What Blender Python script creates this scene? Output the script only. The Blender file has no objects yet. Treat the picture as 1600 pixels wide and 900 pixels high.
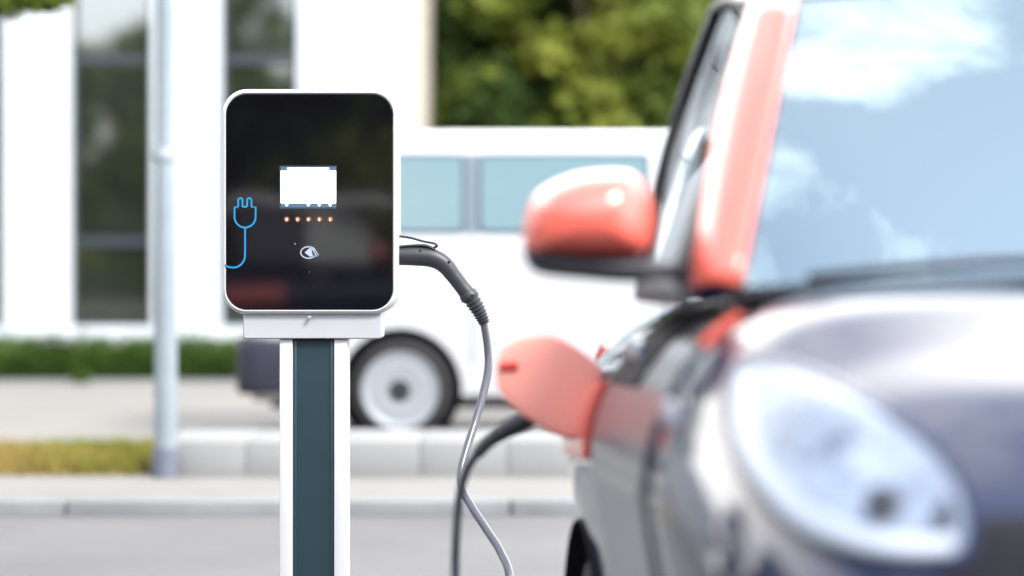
import bpy, bmesh, math, random
import numpy as np
from mathutils import Vector, Matrix
from mathutils.bvhtree import BVHTree

random.seed(7)
rng = np.random.default_rng(7)
sc = bpy.context.scene
COL = sc.collection
R = math.radians

# ------------------------------------------------------------------ camera
CAM_H, HOR, FPX = 1.15, 405.0, 3778.0
cam = bpy.data.cameras.new('camera')
cam_o = bpy.data.objects.new('camera', cam)
COL.objects.link(cam_o)
cam_o.location = (0, 0, CAM_H)
cam_o.rotation_euler = (R(90), 0, 0)
cam.lens = 85
cam.sensor_width = 36
cam.shift_y = (HOR - 450) / 1600
cam.clip_end = 2000
cam.dof.use_dof = True
cam.dof.focus_distance = 6.25
cam.dof.aperture_fstop = 1.45
sc.camera = cam_o

# ------------------------------------------------------------------ light
SUN_EL, SUN_AZ = 44, 143      # azimuth: from +Y clockwise (sun from the right, a little behind the camera)
world = bpy.data.worlds.new('World')
sc.world = world
world.use_nodes = True
nt = world.node_tree
nt.nodes.clear()
w_out = nt.nodes.new('ShaderNodeOutputWorld')
w_bg = nt.nodes.new('ShaderNodeBackground')
w_bg.inputs['Strength'].default_value = 0.15
sky = nt.nodes.new('ShaderNodeTexSky')
sky.sky_type = 'NISHITA'
sky.sun_disc = False
sky.sun_elevation = R(SUN_EL)
sky.sun_rotation = R(SUN_AZ)
sky.dust_density = 0.6
sky.ozone_density = 2.5
tc = nt.nodes.new('ShaderNodeTexCoord')
mp = nt.nodes.new('ShaderNodeMapping')
mp.inputs['Scale'].default_value = (1.0, 1.0, 2.2)
mp.inputs['Location'].default_value = (0.35, 0.1, 0.0)
nz = nt.nodes.new('ShaderNodeTexNoise')
nz.inputs['Scale'].default_value = 1.9
nz.inputs['Detail'].default_value = 5
nz.inputs['Roughness'].default_value = 0.55
ramp = nt.nodes.new('ShaderNodeValToRGB')
ramp.color_ramp.elements[0].position = 0.46
ramp.color_ramp.elements[1].position = 0.68
ramp.color_ramp.elements[0].color = (.16, .16, .16, 1)
ramp.color_ramp.elements[1].color = (.8, .8, .8, 1)
mx = nt.nodes.new('ShaderNodeMix')
mx.data_type = 'RGBA'
mx.inputs['B'].default_value = (16.0, 15.6, 15.1, 1)
nt.links.new(tc.outputs['Generated'], mp.inputs['Vector'])
nt.links.new(mp.outputs['Vector'], nz.inputs['Vector'])
nt.links.new(nz.outputs['Fac'], ramp.inputs['Fac'])
# bright haze towards the horizon, clearer blue overhead
sx = nt.nodes.new('ShaderNodeSeparateXYZ')
nt.links.new(tc.outputs['Generated'], sx.inputs['Vector'])
hz = nt.nodes.new('ShaderNodeMapRange')
hz.interpolation_type = 'SMOOTHSTEP'
hz.inputs['From Min'].default_value = 0.62
hz.inputs['From Max'].default_value = 0.86
hz.inputs['To Min'].default_value = 0.95
hz.inputs['To Max'].default_value = 0.0
nt.links.new(sx.outputs['Z'], hz.inputs['Value'])
mxm = nt.nodes.new('ShaderNodeMath')
mxm.operation = 'MAXIMUM'
hx = nt.nodes.new('ShaderNodeMapRange')
hx.interpolation_type = 'SMOOTHSTEP'
hx.inputs['From Min'].default_value = -0.75
hx.inputs['From Max'].default_value = -0.10
hx.inputs['To Min'].default_value = 0.15
nt.links.new(sx.outputs['X'], hx.inputs['Value'])
hxm = nt.nodes.new('ShaderNodeMath')
hxm.operation = 'MULTIPLY'
nt.links.new(ramp.outputs['Color'], hxm.inputs[0])
nt.links.new(hx.outputs['Result'], hxm.inputs[1])
nt.links.new(hxm.outputs[0], mxm.inputs[0])
# the cloud bank stands over the far side of the street
hy = nt.nodes.new('ShaderNodeMapRange')
hy.interpolation_type = 'SMOOTHSTEP'
hy.inputs['From Min'].default_value = -0.15
hy.inputs['From Max'].default_value = 0.50
hy.inputs['To Min'].default_value = 0.34
nt.links.new(sx.outputs['Y'], hy.inputs['Value'])
hm = nt.nodes.new('ShaderNodeMath')
hm.operation = 'MULTIPLY'
nt.links.new(hz.outputs['Result'], hm.inputs[0])
nt.links.new(hy.outputs['Result'], hm.inputs[1])
nt.links.new(hm.outputs[0], mxm.inputs[1])
nt.links.new(mxm.outputs[0], mx.inputs['Factor'])
nt.links.new(sky.outputs['Color'], mx.inputs['A'])
nt.links.new(mx.outputs['Result'], w_bg.inputs['Color'])
nt.links.new(w_bg.outputs['Background'], w_out.inputs['Surface'])

sun = bpy.data.lights.new('sun', 'SUN')
sun.energy = 1.8
sun.angle = R(12)
sun.color = (1.0, 0.93, 0.83)
sun_o = bpy.data.objects.new('sun', sun)
COL.objects.link(sun_o)
a, e = R(SUN_AZ), R(SUN_EL)
sdir = Vector((math.sin(a) * math.cos(e), math.cos(a) * math.cos(e), math.sin(e)))
sun_o.rotation_euler = sdir.to_track_quat('Z', 'Y').to_euler()

sc.view_settings.view_transform = 'Standard'
sc.view_settings.look = 'None'
sc.view_settings.gamma = 1
sc.view_settings.use_curve_mapping = False
sc.view_settings.exposure = 1.65
sc.cycles.use_denoising = True
sc.cycles.max_bounces = 8
sc.cycles.sample_clamp_indirect = 8

# ------------------------------------------------------------------ materials
def lk(t, a, b): t.links.new(a, b)

def mat(name, col, rough=0.5, metal=0.0, ior=1.45, coat=0.0, var=0.0, vscale=8.0, col2=None, bump=0.0,
        bscale=60.0, emit=None, estr=0.0, rvar=0.0, spec=0.5):
    m = bpy.data.materials.new(name)
    m.use_nodes = True
    t = m.node_tree
    b = t.nodes['Principled BSDF']
    b.inputs['Base Color'].default_value = (*col, 1)
    b.inputs['Roughness'].default_value = rough
    b.inputs['Metallic'].default_value = metal
    b.inputs['IOR'].default_value = ior
    b.inputs['Specular IOR Level'].default_value = spec
    if coat:
        b.inputs['Coat Weight'].default_value = coat
        b.inputs['Coat Roughness'].default_value = 0.07
    if emit:
        b.inputs['Emission Color'].default_value = (*emit, 1)
        b.inputs['Emission Strength'].default_value = estr
    tcn = t.nodes.new('ShaderNodeTexCoord')
    if var or col2 or rvar:
        n = t.nodes.new('ShaderNodeTexNoise')
        n.inputs['Scale'].default_value = vscale
        n.inputs['Detail'].default_value = 6
        n.inputs['Roughness'].default_value = 0.6
        lk(t, tcn.outputs['Object'], n.inputs['Vector'])
        if var or col2:
            r = t.nodes.new('ShaderNodeValToRGB')
            r.color_ramp.elements[0].position = 0.32
            r.color_ramp.elements[1].position = 0.68
            c2 = col2 if col2 else tuple(min(1, c * (1 + var)) for c in col)
            c1 = col if col2 else tuple(c * (1 - var) for c in col)
            r.color_ramp.elements[0].color = (*c1, 1)
            r.color_ramp.elements[1].color = (*c2, 1)
            lk(t, n.outputs['Fac'], r.inputs['Fac'])
            lk(t, r.outputs['Color'], b.inputs['Base Color'])
        if rvar:
            q = t.nodes.new('ShaderNodeMapRange')
            q.inputs['To Min'].default_value = max(0, rough - rvar)
            q.inputs['To Max'].default_value = rough + rvar
            lk(t, n.outputs['Fac'], q.inputs['Value'])
            lk(t, q.outputs['Result'], b.inputs['Roughness'])
    if bump:
        n2 = t.nodes.new('ShaderNodeTexNoise')
        n2.inputs['Scale'].default_value = bscale
        n2.inputs['Detail'].default_value = 4
        lk(t, tcn.outputs['Object'], n2.inputs['Vector'])
        bp = t.nodes.new('ShaderNodeBump')
        bp.inputs['Strength'].default_value = bump
        bp.inputs['Distance'].default_value = 0.01
        lk(t, n2.outputs['Fac'], bp.inputs['Height'])
        lk(t, bp.outputs['Normal'], b.inputs['Normal'])
    return m

def glass_mat(name, tint, ior=1.6, rough=0.0, rc=(0.95, 0.98, 1)):
    m = bpy.data.materials.new(name)
    m.use_nodes = True
    t = m.node_tree
    t.nodes.clear()
    o = t.nodes.new('ShaderNodeOutputMaterial')
    tr = t.nodes.new('ShaderNodeBsdfTransparent')
    tr.inputs['Color'].default_value = (*tint, 1)
    gl = t.nodes.new('ShaderNodeBsdfGlossy')
    gl.inputs['Roughness'].default_value = rough
    gl.inputs['Color'].default_value = (*rc, 1)
    fr = t.nodes.new('ShaderNodeFresnel')
    fr.inputs['IOR'].default_value = ior
    mi = t.nodes.new('ShaderNodeMixShader')
    lk(t, fr.outputs['Fac'], mi.inputs['Fac'])
    lk(t, tr.outputs['BSDF'], mi.inputs[1])
    lk(t, gl.outputs['BSDF'], mi.inputs[2])
    lk(t, mi.outputs['Shader'], o.inputs['Surface'])
    return m

def leaf_mat(name, c1, c2, scale=1.2):
    m = bpy.data.materials.new(name)
    m.use_nodes = True
    t = m.node_tree
    t.nodes.clear()
    o = t.nodes.new('ShaderNodeOutputMaterial')
    tcn = t.nodes.new('ShaderNodeTexCoord')
    n = t.nodes.new('ShaderNodeTexNoise')
    n.inputs['Scale'].default_value = scale
    n.inputs['Detail'].default_value = 5
    lk(t, tcn.outputs['Object'], n.inputs['Vector'])
    r = t.nodes.new('ShaderNodeValToRGB')
    r.color_ramp.elements[0].position = 0.38
    r.color_ramp.elements[1].position = 0.68
    r.color_ramp.elements[0].color = (*c1, 1)
    r.color_ramp.elements[1].color = (*c2, 1)
    lk(t, n.outputs['Fac'], r.inputs['Fac'])
    b = t.nodes.new('ShaderNodeBsdfPrincipled')
    b.inputs['Roughness'].default_value = 0.6
    b.inputs['Specular IOR Level'].default_value = 0.15
    lk(t, r.outputs['Color'], b.inputs['Base Color'])
    tl = t.nodes.new('ShaderNodeBsdfTranslucent')
    lk(t, r.outputs['Color'], tl.inputs['Color'])
    mi = t.nodes.new('ShaderNodeMixShader')
    mi.inputs['Fac'].default_value = 0.35
    lk(t, b.outputs['BSDF'], mi.inputs[1])
    lk(t, tl.outputs['BSDF'], mi.inputs[2])
    lk(t, mi.outputs['Shader'], o.inputs['Surface'])
    return m

M = {}
M['asphalt'] = mat('asphalt', (0.098, 0.097, 0.098), 0.85, var=0.12, vscale=0.8, bump=0.5, bscale=90)
M['pave'] = mat('pale_pavement', (0.178, 0.168, 0.152), 0.8, var=0.08, vscale=0.7, bump=0.3, bscale=60)
M['walk'] = mat('sidewalk_concrete', (0.162, 0.157, 0.147), 0.8, var=0.10, vscale=1.3, bump=0.3)
M['kerb'] = mat('kerb_stone', (0.148, 0.157, 0.162), 0.75, var=0.15, vscale=3)
M['lowwall'] = mat('pale_concrete', (0.205, 0.21, 0.208), 0.8, var=0.08, vscale=2)
M['joint'] = mat('joint_dark', (0.15, 0.165, 0.15), 0.9, var=0.1)
M['render'] = mat('white_render', (0.46, 0.49, 0.51), 0.7, var=0.07, vscale=0.6, bump=0.05)
M['render_sunlit'] = mat('sunlit_side_render', (0.42, 0.38, 0.32), 0.7, var=0.04)  # warm sunlight on the side wall put into the render colour
M['frame'] = mat('window_frame_grey', (0.025, 0.032, 0.042), 0.45, var=0.1)
M['winglass'] = mat('window_pane', (0.012, 0.016, 0.013), 0.04, ior=2.4, var=0.4, vscale=0.8)
M['blind'] = mat('interior_furniture', (0.4, 0.42, 0.45), 0.6, var=0.2)
M['soil'] = mat('soil', (0.10, 0.075, 0.05), 0.95, var=0.3, bump=0.6)
M['bark'] = mat('bark', (0.09, 0.07, 0.05), 0.9, var=0.35, vscale=10, bump=0.8, bscale=30)
M['leaf_far'] = leaf_mat('leaf_olive', (0.06, 0.10, 0.016), (0.27, 0.30, 0.05), 0.55)
M['leaf_dark'] = leaf_mat('leaf_dark', (0.025, 0.05, 0.014), (0.06, 0.10, 0.02), 0.8)
M['leaf_near'] = leaf_mat('leaf_fresh', (0.05, 0.09, 0.01), (0.11, 0.16, 0.02), 1.5)
M['leaf_hedge'] = leaf_mat('leaf_hedge', (0.025, 0.055, 0.007), (0.075, 0.13, 0.014), 1.5)
M['grass'] = leaf_mat('grass_blade', (0.16, 0.19, 0.025), (0.36, 0.24, 0.09), 0.9)
M['galv'] = mat('galvanised_steel', (0.20, 0.235, 0.26), 0.42, metal=0.1, var=0.08, vscale=5)
M['polebase'] = mat('pole_base_grey', (0.09, 0.10, 0.13), 0.6, var=0.2)
# charger
M['ch_white'] = mat('charger_white_plastic', (0.51, 0.51, 0.522), 0.32, coat=0.2, var=0.02)
M['ch_grey'] = mat('charger_bracket_grey', (0.34, 0.35, 0.37), 0.42, var=0.03)
M['ch_black'] = mat('charger_black_glass', (0.0028, 0.0026, 0.0042), 0.04, ior=1.62)
M['alu'] = mat('white_aluminium', (0.44, 0.45, 0.465), 0.38, var=0.03, vscale=3)
M['teal'] = mat('dark_teal_panel', (0.007, 0.024, 0.034), 0.45, var=0.12, vscale=4)
M['teal2'] = mat('dark_teal_ridge', (0.010, 0.032, 0.044), 0.4)
M['blue'] = mat('blue_print', (0.01, 0.17, 0.36), 0.4)
M['screen'] = mat('lit_screen', (0.6, 0.6, 0.6), 0.2, emit=(1, 0.99, 0.96), estr=0.9)
M['screenbar'] = mat('screen_bar', (0.03, 0.055, 0.09), 0.3, emit=(0.25, 0.40, 0.6), estr=0.09)
M['screenrim'] = mat('screen_surround', (0.035, 0.05, 0.08), 0.25)
M['btn'] = mat('button_copper', (0.20, 0.06, 0.03), 0.3)
M['btn_lit'] = mat('button_lit', (0.9, 0.6, 0.4), 0.3, emit=(1.0, 0.62, 0.38), estr=0.3)
M['print'] = mat('pale_print', (0.28, 0.33, 0.40), 0.4)
# cable
M['cable'] = mat('cable_grey', (0.06, 0.062, 0.078), 0.32, coat=0.35)
M['rubber'] = mat('black_rubber', (0.022, 0.024, 0.03), 0.42, var=0.2)
M['screw'] = mat('screw_dark', (0.005, 0.005, 0.005), 0.5)
# cars
M['red'] = mat('coral_red_paint', (0.62, 0.105, 0.075), 0.30, coat=1.0, var=0.03, vscale=2)
M['red'].node_tree.nodes['Principled BSDF'].inputs['Coat Roughness'].default_value = 0.16
M['flap'] = mat('coral_red_lit', (0.85, 0.34, 0.28), 0.45, var=0.02)  # the car's red, made paler for the bright light on the open flap
M['redlite'] = mat('red_latch', (0.55, 0.03, 0.02), 0.4)
M['navy'] = mat('dark_paint', (0.005, 0.010, 0.034), 0.35, metal=0.0, ior=1.45, coat=1.0, spec=0.1)
M['navy'].node_tree.nodes['Principled BSDF'].inputs['Coat IOR'].default_value = 1.52
M['doorp'] = mat('door_paint', (0.012, 0.017, 0.036), 0.4, ior=1.45, coat=0.7)
M['doorp'].node_tree.nodes['Principled BSDF'].inputs['Coat Roughness'].default_value = 0.22
M['dark_edge_band'] = mat('bonnet_edge_shade', (0.012, 0.017, 0.045), 0.5, spec=0.25)  # dark tone of the bonnet edge, painted as a band round the headlight
M['matte'] = mat('matte_black_plastic', (0.008, 0.008, 0.011), 0.75, spec=0.15)
M['blackpl'] = mat('black_plastic', (0.018, 0.018, 0.024), 0.45, var=0.2)
M['wind'] = glass_mat('windscreen_glass', (0.25, 0.33, 0.38), 4.6, rc=(0.80, 0.98, 1))
M['sidegl'] = glass_mat('side_glass', (0.92, 0.95, 0.96), 2.8)
M['lens'] = glass_mat('lamp_lens', (0.93, 0.96, 1.0), 1.22)
M['chrome'] = mat('lamp_reflector', (0.24, 0.27, 0.32), 0.3, metal=0.3, var=0.35, vscale=14)
M['drl'] = mat('lamp_light_guide', (0.52, 0.54, 0.58), 0.25, emit=(0.9, 0.95, 1.0), estr=0.05)
M['darklens'] = mat('projector_lens', (0.02, 0.02, 0.025), 0.08)
M['tyre'] = mat('tyre_rubber', (0.009, 0.009, 0.011), 0.8, var=0.2)
M['alloy'] = mat('alloy_silver', (0.55, 0.56, 0.58), 0.35, metal=0.6)
M['vanw'] = mat('van_white_paint', (0.42, 0.43, 0.445), 0.35, coat=0.8)
M['vangl'] = mat('van_tinted_glass', (0.085, 0.155, 0.17), 0.03, ior=1.6)
M['vantrim'] = mat('van_window_trim', (0.03, 0.04, 0.06), 0.3)
M['vanbump'] = mat('van_grey_bumper', (0.022, 0.022, 0.035), 0.6, var=0.1, spec=0.25)
M['hub'] = mat('hubcap_silver', (0.26, 0.28, 0.30), 0.4, metal=0.2)
M['hubc'] = mat('hub_centre_grey', (0.008, 0.014, 0.018), 0.6)
M['seatf'] = mat('seat_fabric', (0.05, 0.05, 0.055), 0.9)
M['lampred'] = mat('rear_lamp_red', (0.4, 0.01, 0.01), 0.15)
M['amber'] = mat('side_repeater', (0.25, 0.27, 0.32), 0.2)

# ------------------------------------------------------------------ helpers
def W(px, py, Y):
    return Vector(((px - 800) * Y / FPX, Y, CAM_H - (py - HOR) * Y / FPX))

def tag(o, label=None, cat=None, group=None, kind=None):
    if label: o['label'] = label
    if cat: o['category'] = cat
    if group: o['group'] = group
    if kind: o['kind'] = kind
    return o

def empty(name, loc=(0, 0, 0), rz=0.0):
    o = bpy.data.objects.new(name, None)
    COL.objects.link(o)
    o.location = loc
    o.rotation_euler = (0, 0, rz)
    return o

def mo(name, verts, faces, m, parent=None, smooth=False, fix=True, autosmooth=None):
    me = bpy.data.meshes.new(name)
    me.from_pydata([tuple(v) for v in verts], [], [tuple(f) for f in faces])
    me.update()
    if fix:
        bm = bmesh.new(); bm.from_mesh(me)
        bmesh.ops.remove_doubles(bm, verts=bm.verts, dist=1e-6)
        bmesh.ops.recalc_face_normals(bm, faces=bm.faces)
        if autosmooth is not None:
            for ed in bm.edges:
                if len(ed.link_faces) == 2 and ed.calc_face_angle(0) > R(autosmooth):
                    ed.smooth = False
            smooth = True
        bm.to_mesh(me); bm.free()
    if smooth:
        me.polygons.foreach_set('use_smooth', [True] * len(me.polygons))
    me.materials.append(m)
    o = bpy.data.objects.new(name, me)
    COL.objects.link(o)
    if parent: o.parent = parent
    return o

class MB:
    def __init__(s): s.v = []; s.f = []
    def add(s, v, f):
        n = len(s.v); s.v += [tuple(p) for p in v]; s.f += [tuple(i + n for i in q) for q in f]
        return s
    def box(s, x0, x1, y0, y1, z0, z1, bev=0.0):
        bm = bmesh.new()
        bmesh.ops.create_cube(bm, size=1)
        for v in bm.verts:
            v.co = Vector((x0 + (v.co.x + .5) * (x1 - x0), y0 + (v.co.y + .5) * (y1 - y0), z0 + (v.co.z + .5) * (z1 - z0)))
        if bev:
            bmesh.ops.bevel(bm, geom=bm.edges[:], offset=bev, segments=2, affect='EDGES', profile=0.5)
        bm.verts.index_update()
        s.add([v.co.copy() for v in bm.verts], [[v.index for v in f.verts] for f in bm.faces])
        bm.free(); return s
    def tube(s, pts, rad, seg=16, cap=True, ell=None):
        pts = [Vector(p) for p in pts]
        n = len(pts)
        rad = [rad] * n if isinstance(rad, (int, float)) else list(rad)
        T = []
        for i in range(n):
            d = pts[min(i + 1, n - 1)] - pts[max(i - 1, 0)]
            T.append(d.normalized())
        up = Vector((0, 1, 0)) if abs(T[0].y) < .9 else Vector((1, 0, 0))
        nrm = (up - T[0] * up.dot(T[0])).normalized()
        vv = []; ff = []
        for i in range(n):
            if i:
                nrm = (nrm - T[i] * nrm.dot(T[i])).normalized()
            b = T[i].cross(nrm)
            k = ell if ell else 1.0
            for j in range(seg):
                t = 2 * math.pi * j / seg
                vv.append(pts[i] + nrm * (math.cos(t) * rad[i] * k) + b * (math.sin(t) * rad[i]))
        for i in range(n - 1):
            for j in range(seg):
                a = i * seg + j; c = i * seg + (j + 1) % seg
                ff.append((a, c, c + seg, a + seg))
        if cap:
            ff.append(tuple(range(seg - 1, -1, -1)))
            ff.append(tuple((n - 1) * seg + j for j in range(seg)))
        s.add(vv, ff); return s
    def lathe(s, prof, c=(0, 0, 0), axis='x', seg=40, cap=True):
        # prof list of (r, h) ; axis direction h
        vv = []; ff = []; n = len(prof)
        for (r, h) in prof:
            for j in range(seg):
                t = 2 * math.pi * j / seg
                if axis == 'x': p = (h, r * math.cos(t), r * math.sin(t))
                elif axis == 'y': p = (r * math.cos(t), h, r * math.sin(t))
                else: p = (r * math.cos(t), r * math.sin(t), h)
                vv.append((p[0] + c[0], p[1] + c[1], p[2] + c[2]))
        for i in range(n - 1):
            for j in range(seg):
                a = i * seg + j; b = i * seg + (j + 1) % seg
                ff.append((a, b, b + seg, a + seg))
        if cap:
            ff.append(tuple(range(seg))); ff.append(tuple((n - 1) * seg + j for j in range(seg)))
        s.add(vv, ff); return s
    def build(s, name, m, parent=None, smooth=False, autosmooth=None):
        return mo(name, s.v, s.f, m, parent, smooth, autosmooth=autosmooth)

def spline(P, n=8):
    P = [Vector(p) for p in P]
    out = []
    for i in range(len(P) - 1):
        p0 = P[max(i - 1, 0)]; p1 = P[i]; p2 = P[i + 1]; p3 = P[min(i + 2, len(P) - 1)]
        for k in range(n):
            t = k / n
            out.append(0.5 * ((2 * p1) + (p2 - p0) * t + (2 * p0 - 5 * p1 + 4 * p2 - p3) * t * t + (3 * p1 - p0 - 3 * p2 + p3) * t ** 3))
    out.append(P[-1])
    return out

def rr(w, h, r, seg=10):
    pts = []
    for cx, cz, a0 in ((w/2-r, h/2-r, 0), (-w/2+r, h/2-r, 90), (-w/2+r, -h/2+r, 180), (w/2-r, -h/2+r, 270)):
        for k in range(seg + 1):
            t = R(a0 + 90 * k / seg)
            pts.append((cx + r * math.cos(t), cz + r * math.sin(t)))
    return pts

def rprism(w, h, r, prof, c=(0, 0, 0), seg=10):
    """rounded rectangle in the xz plane lofted along y; prof = [(inset, y)]"""
    mb = MB(); vv = []; ff = []
    n = None
    for ins, y in prof:
        pts = rr(w - 2*ins, h - 2*ins, max(r - ins, 0.0005), seg)
        n = len(pts)
        vv += [(c[0] + x, c[1] + y, c[2] + z) for x, z in pts]
    for i in range(len(prof) - 1):
        for j in range(n):
            a = i*n + j; b = i*n + (j+1) % n
            ff.append((a, b, b+n, a+n))
    ff.append(tuple(range(n))); ff.append(tuple((len(prof)-1)*n + j for j in range(n)))
    mb.add(vv, ff)
    return mb

def leaves(name, cl, n, size, m, parent=None, aspect=0.55):
    """cl: list of (cx,cy,cz, rx,ry,rz); n leaves spread over clumps by volume"""
    cl = np.array(cl, float)
    wgt = (cl[:, 3] * cl[:, 4] * cl[:, 5]) ** (2/3)
    idx = rng.choice(len(cl), n, p=wgt / wgt.sum())
    d = rng.normal(size=(n, 3)); d /= np.linalg.norm(d, axis=1)[:, None]
    rad = rng.random(n) ** 0.45
    p = cl[idx, :3] + d * rad[:, None] * cl[idx, 3:] * (1 + 0.12 * rng.normal(size=(n, 1)))
    u = rng.normal(size=(n, 3)); u /= np.linalg.norm(u, axis=1)[:, None]
    v = np.cross(u, d + 0.6 * rng.normal(size=(n, 3))); v /= (np.linalg.norm(v, axis=1)[:, None] + 1e-9)
    nn = np.cross(u, v)
    s = size * (0.6 + 0.8 * rng.random((n, 1)))
    V = np.stack([p - u*s, p + v*s*aspect + nn*s*.15, p + u*s, p - v*s*aspect + nn*s*.15], axis=1).reshape(-1, 3)
    me = bpy.data.meshes.new(name)
    me.vertices.add(4*n); me.vertices.foreach_set('co', V.ravel())
    me.loops.add(4*n); me.loops.foreach_set('vertex_index', np.arange(4*n, dtype=np.int32))
    me.polygons.add(n); me.polygons.foreach_set('loop_start', np.arange(0, 4*n, 4, dtype=np.int32))
    me.update(calc_edges=True); me.validate()
    me.materials.append(m)
    o = bpy.data.objects.new(name, me); COL.objects.link(o)
    if parent: o.parent = parent
    return o

def tree(name, loc, height, spread, label, group, lm, nleaf=14000, lsize=0.09, nclump=34, bottom=0.25, extra=()):
    t = empty(name, loc)
    tag(t, label, 'tree', group)
    cl = []
    mb = MB()
    tr = spread * 0.06 + 0.05
    top = Vector((random.uniform(-.2, .2), random.uniform(-.2, .2), height * .75))
    tp = spline([(0, 0, -0.05), (0.03, 0.02, height*.2), (random.uniform(-.1, .1), .05, height*.45), top], 5)
    mb.tube(tp, [tr * (1.25 - 1.05 * i/(len(tp)-1)) for i in range(len(tp))], 12)
    mb.build('trunk', M['bark'], t, smooth=True)
    lb = MB()
    for i in range(nclump):
        az = i * 2.399 + random.uniform(-.3, .3)
        f = (i + .5) / nclump
        zz = height * (bottom + (1 - bottom) * f * .93)
        ff = (f * .9 + .1)
        env = math.sin(math.pi * min(1, ff * .85 + .12)) ** .6
        rr_ = spread * env * random.uniform(.45, 1.0)
        c = Vector((math.cos(az) * rr_, math.sin(az) * rr_, zz))
        rad = spread * random.uniform(.20, .36)
        cl.append((c.x, c.y, c.z, rad, rad, rad * .72))
        if i % 2 == 0:
            st = tp[min(len(tp)-1, int(len(tp) * (bottom * .8 + .6 * f)))]
            pp = spline([st, st.lerp(c, .5) + Vector((0, 0, .15)), c], 3)
            lb.tube(pp, [tr * .4 * (1 - .8 * k/(len(pp)-1)) for k in range(len(pp))], 7)
    for ex in extra:
        cl.append(ex)
        c = Vector(ex[:3]); st = tp[len(tp)//2]
        pp = spline([st, st.lerp(c, .5) + Vector((0, 0, .3)), c], 4)
        lb.tube(pp, [tr * .35 * (1 - .8 * k/(len(pp)-1)) for k in range(len(pp))], 7)
    lb.build('branches', M['bark'], t, smooth=True)
    leaves('crown', cl, nleaf, lsize, lm, t)
    return t

def bool_cut(o, cutters):
    for c in cutters:
        md = o.modifiers.new('cut', 'BOOLEAN'); md.object = c; md.operation = 'DIFFERENCE'; md.solver = 'EXACT'
    bpy.context.view_layer.update()
    dg = bpy.context.evaluated_depsgraph_get()
    me = bpy.data.meshes.new_from_object(o.evaluated_get(dg))
    o.modifiers.clear()
    o.data = me
    for c in cutters: bpy.data.objects.remove(c)

def hermite(xs, ys):
    xs = np.array(xs, float); ys = np.array(ys, float)
    h = np.diff(xs); dl = np.diff(ys) / h
    m_ = np.zeros_like(ys); m_[0] = dl[0]; m_[-1] = dl[-1]
    for i in range(1, len(xs)-1):
        if dl[i-1] * dl[i] > 0:
            m_[i] = 2 * dl[i-1] * dl[i] / (dl[i-1] + dl[i])
    def f(x):
        x = min(max(x, xs[0]), xs[-1])
        i = min(np.searchsorted(xs, x, side='right') - 1, len(xs) - 2)
        t = (x - xs[i]) / h[i]
        return float((2*t**3-3*t**2+1)*ys[i] + (t**3-2*t**2+t)*h[i]*m_[i] + (-2*t**3+3*t**2)*ys[i+1] + (t**3-t**2)*h[i]*m_[i+1])
    return f

# ================================================================== SETTING
def sheet(name, x0, x1, y0, y1, z, m):
    return tag(mo(name, [(x0, y0, z), (x1, y0, z), (x1, y1, z), (x0, y1, z)], [(0, 1, 2, 3)], m), kind='structure')

sheet('ground', -900, 900, -900, 900, -0.004, M['pave'])
sheet('road', -11, 80, -9, 10.85, 0.0, M['asphalt'])
sheet('parking_area', -60, 60, 13.2, 22.4, 0.002, M['pave'])
o = MB().box(-60, 60, 10.98, 13.15, -0.05, 0.058).build('sidewalk', M['walk']); tag(o, kind='structure')
kb = MB()
x = -30.0
while x < 30:
    kb.box(x, x + .99, 10.85, 10.978, -0.05, 0.064, 0.008); x += 1.0
tag(kb.build('kerb', M['kerb'], autosmooth=40), kind='structure')
kb = MB(); x = -30.0
while x < 30:
    kb.box(x, x + .99, 22.4, 22.52, -0.05, 0.03, 0.008); x += 1.0
tag(kb.build('kerb', M['kerb'], autosmooth=40), kind='structure')
sheet('planting_bed', -30, 0.5, 22.52, 26.6, 0.01, M['soil'])

# low pale wall right of the pole
lw = empty('low_wall', (-1.78, 12.2, 0.058))
tag(lw, 'long low pale concrete wall of blocks running right from the lamp post, in front of the van', 'wall')
wb = MB(); x = 0.0
while x < 9:
    wb.box(x, x + .436, 0, .9, -0.01, .172, 0.006); x += .44
wb.build('blocks', M['lowwall'], lw, autosmooth=40)
MB().box(0.01, 8.9, .015, .885, -.01, .160).build('joint_fill', M['joint'], lw)

# grass verge left of the pole
N = 26000
gx = rng.uniform(-9, -1.86, N); gy = rng.uniform(12.2, 13.12, N)
hgt = rng.uniform(.03, .10, N) + 0.04*np.sin(gx*3+gy*5)**2
az = rng.uniform(0, 6.28, N); lean = rng.normal(0, .03, (N, 2))
z0 = 0.058 + 0.05*np.sin(np.clip((gy-12.2)/.92, 0, 1)*3.14)
dx = np.cos(az)*.007; dy = np.sin(az)*.007
V = np.stack([np.stack([gx-dx, gy-dy, z0], 1), np.stack([gx+dx, gy+dy, z0], 1), np.stack([gx+lean[:, 0], gy+lean[:, 1], z0+hgt], 1)], 1).reshape(-1, 3)
mo_v = V; mo_f = np.arange(3*N).reshape(-1, 3)
g = mo('grass_verge', mo_v.tolist(), mo_f.tolist(), M['grass'], fix=False)
tag(g, kind='stuff', label='dry yellow green grass verge left of the lamp post', cat='grass')
gs = []; gf = []
nx, ny = 60, 8
for i in range(nx+1):
    for j in range(ny+1):
        gs.append((-9 + 7.15*i/nx, 12.19 + .94*j/ny, 0.059 + 0.05*math.sin(math.pi*j/ny)))
for i in range(nx):
    for j in range(ny):
        k = i*(ny+1)+j; gf.append((k, k+ny+1, k+ny+2, k+1))
M['verge'] = mat('verge_soil', (0.15, 0.13, 0.04), 0.95, col2=(0.24, 0.14, 0.07), vscale=1.3)
tag(mo('verge_ground', gs, gf, M['verge'], smooth=True), kind='structure')

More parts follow.
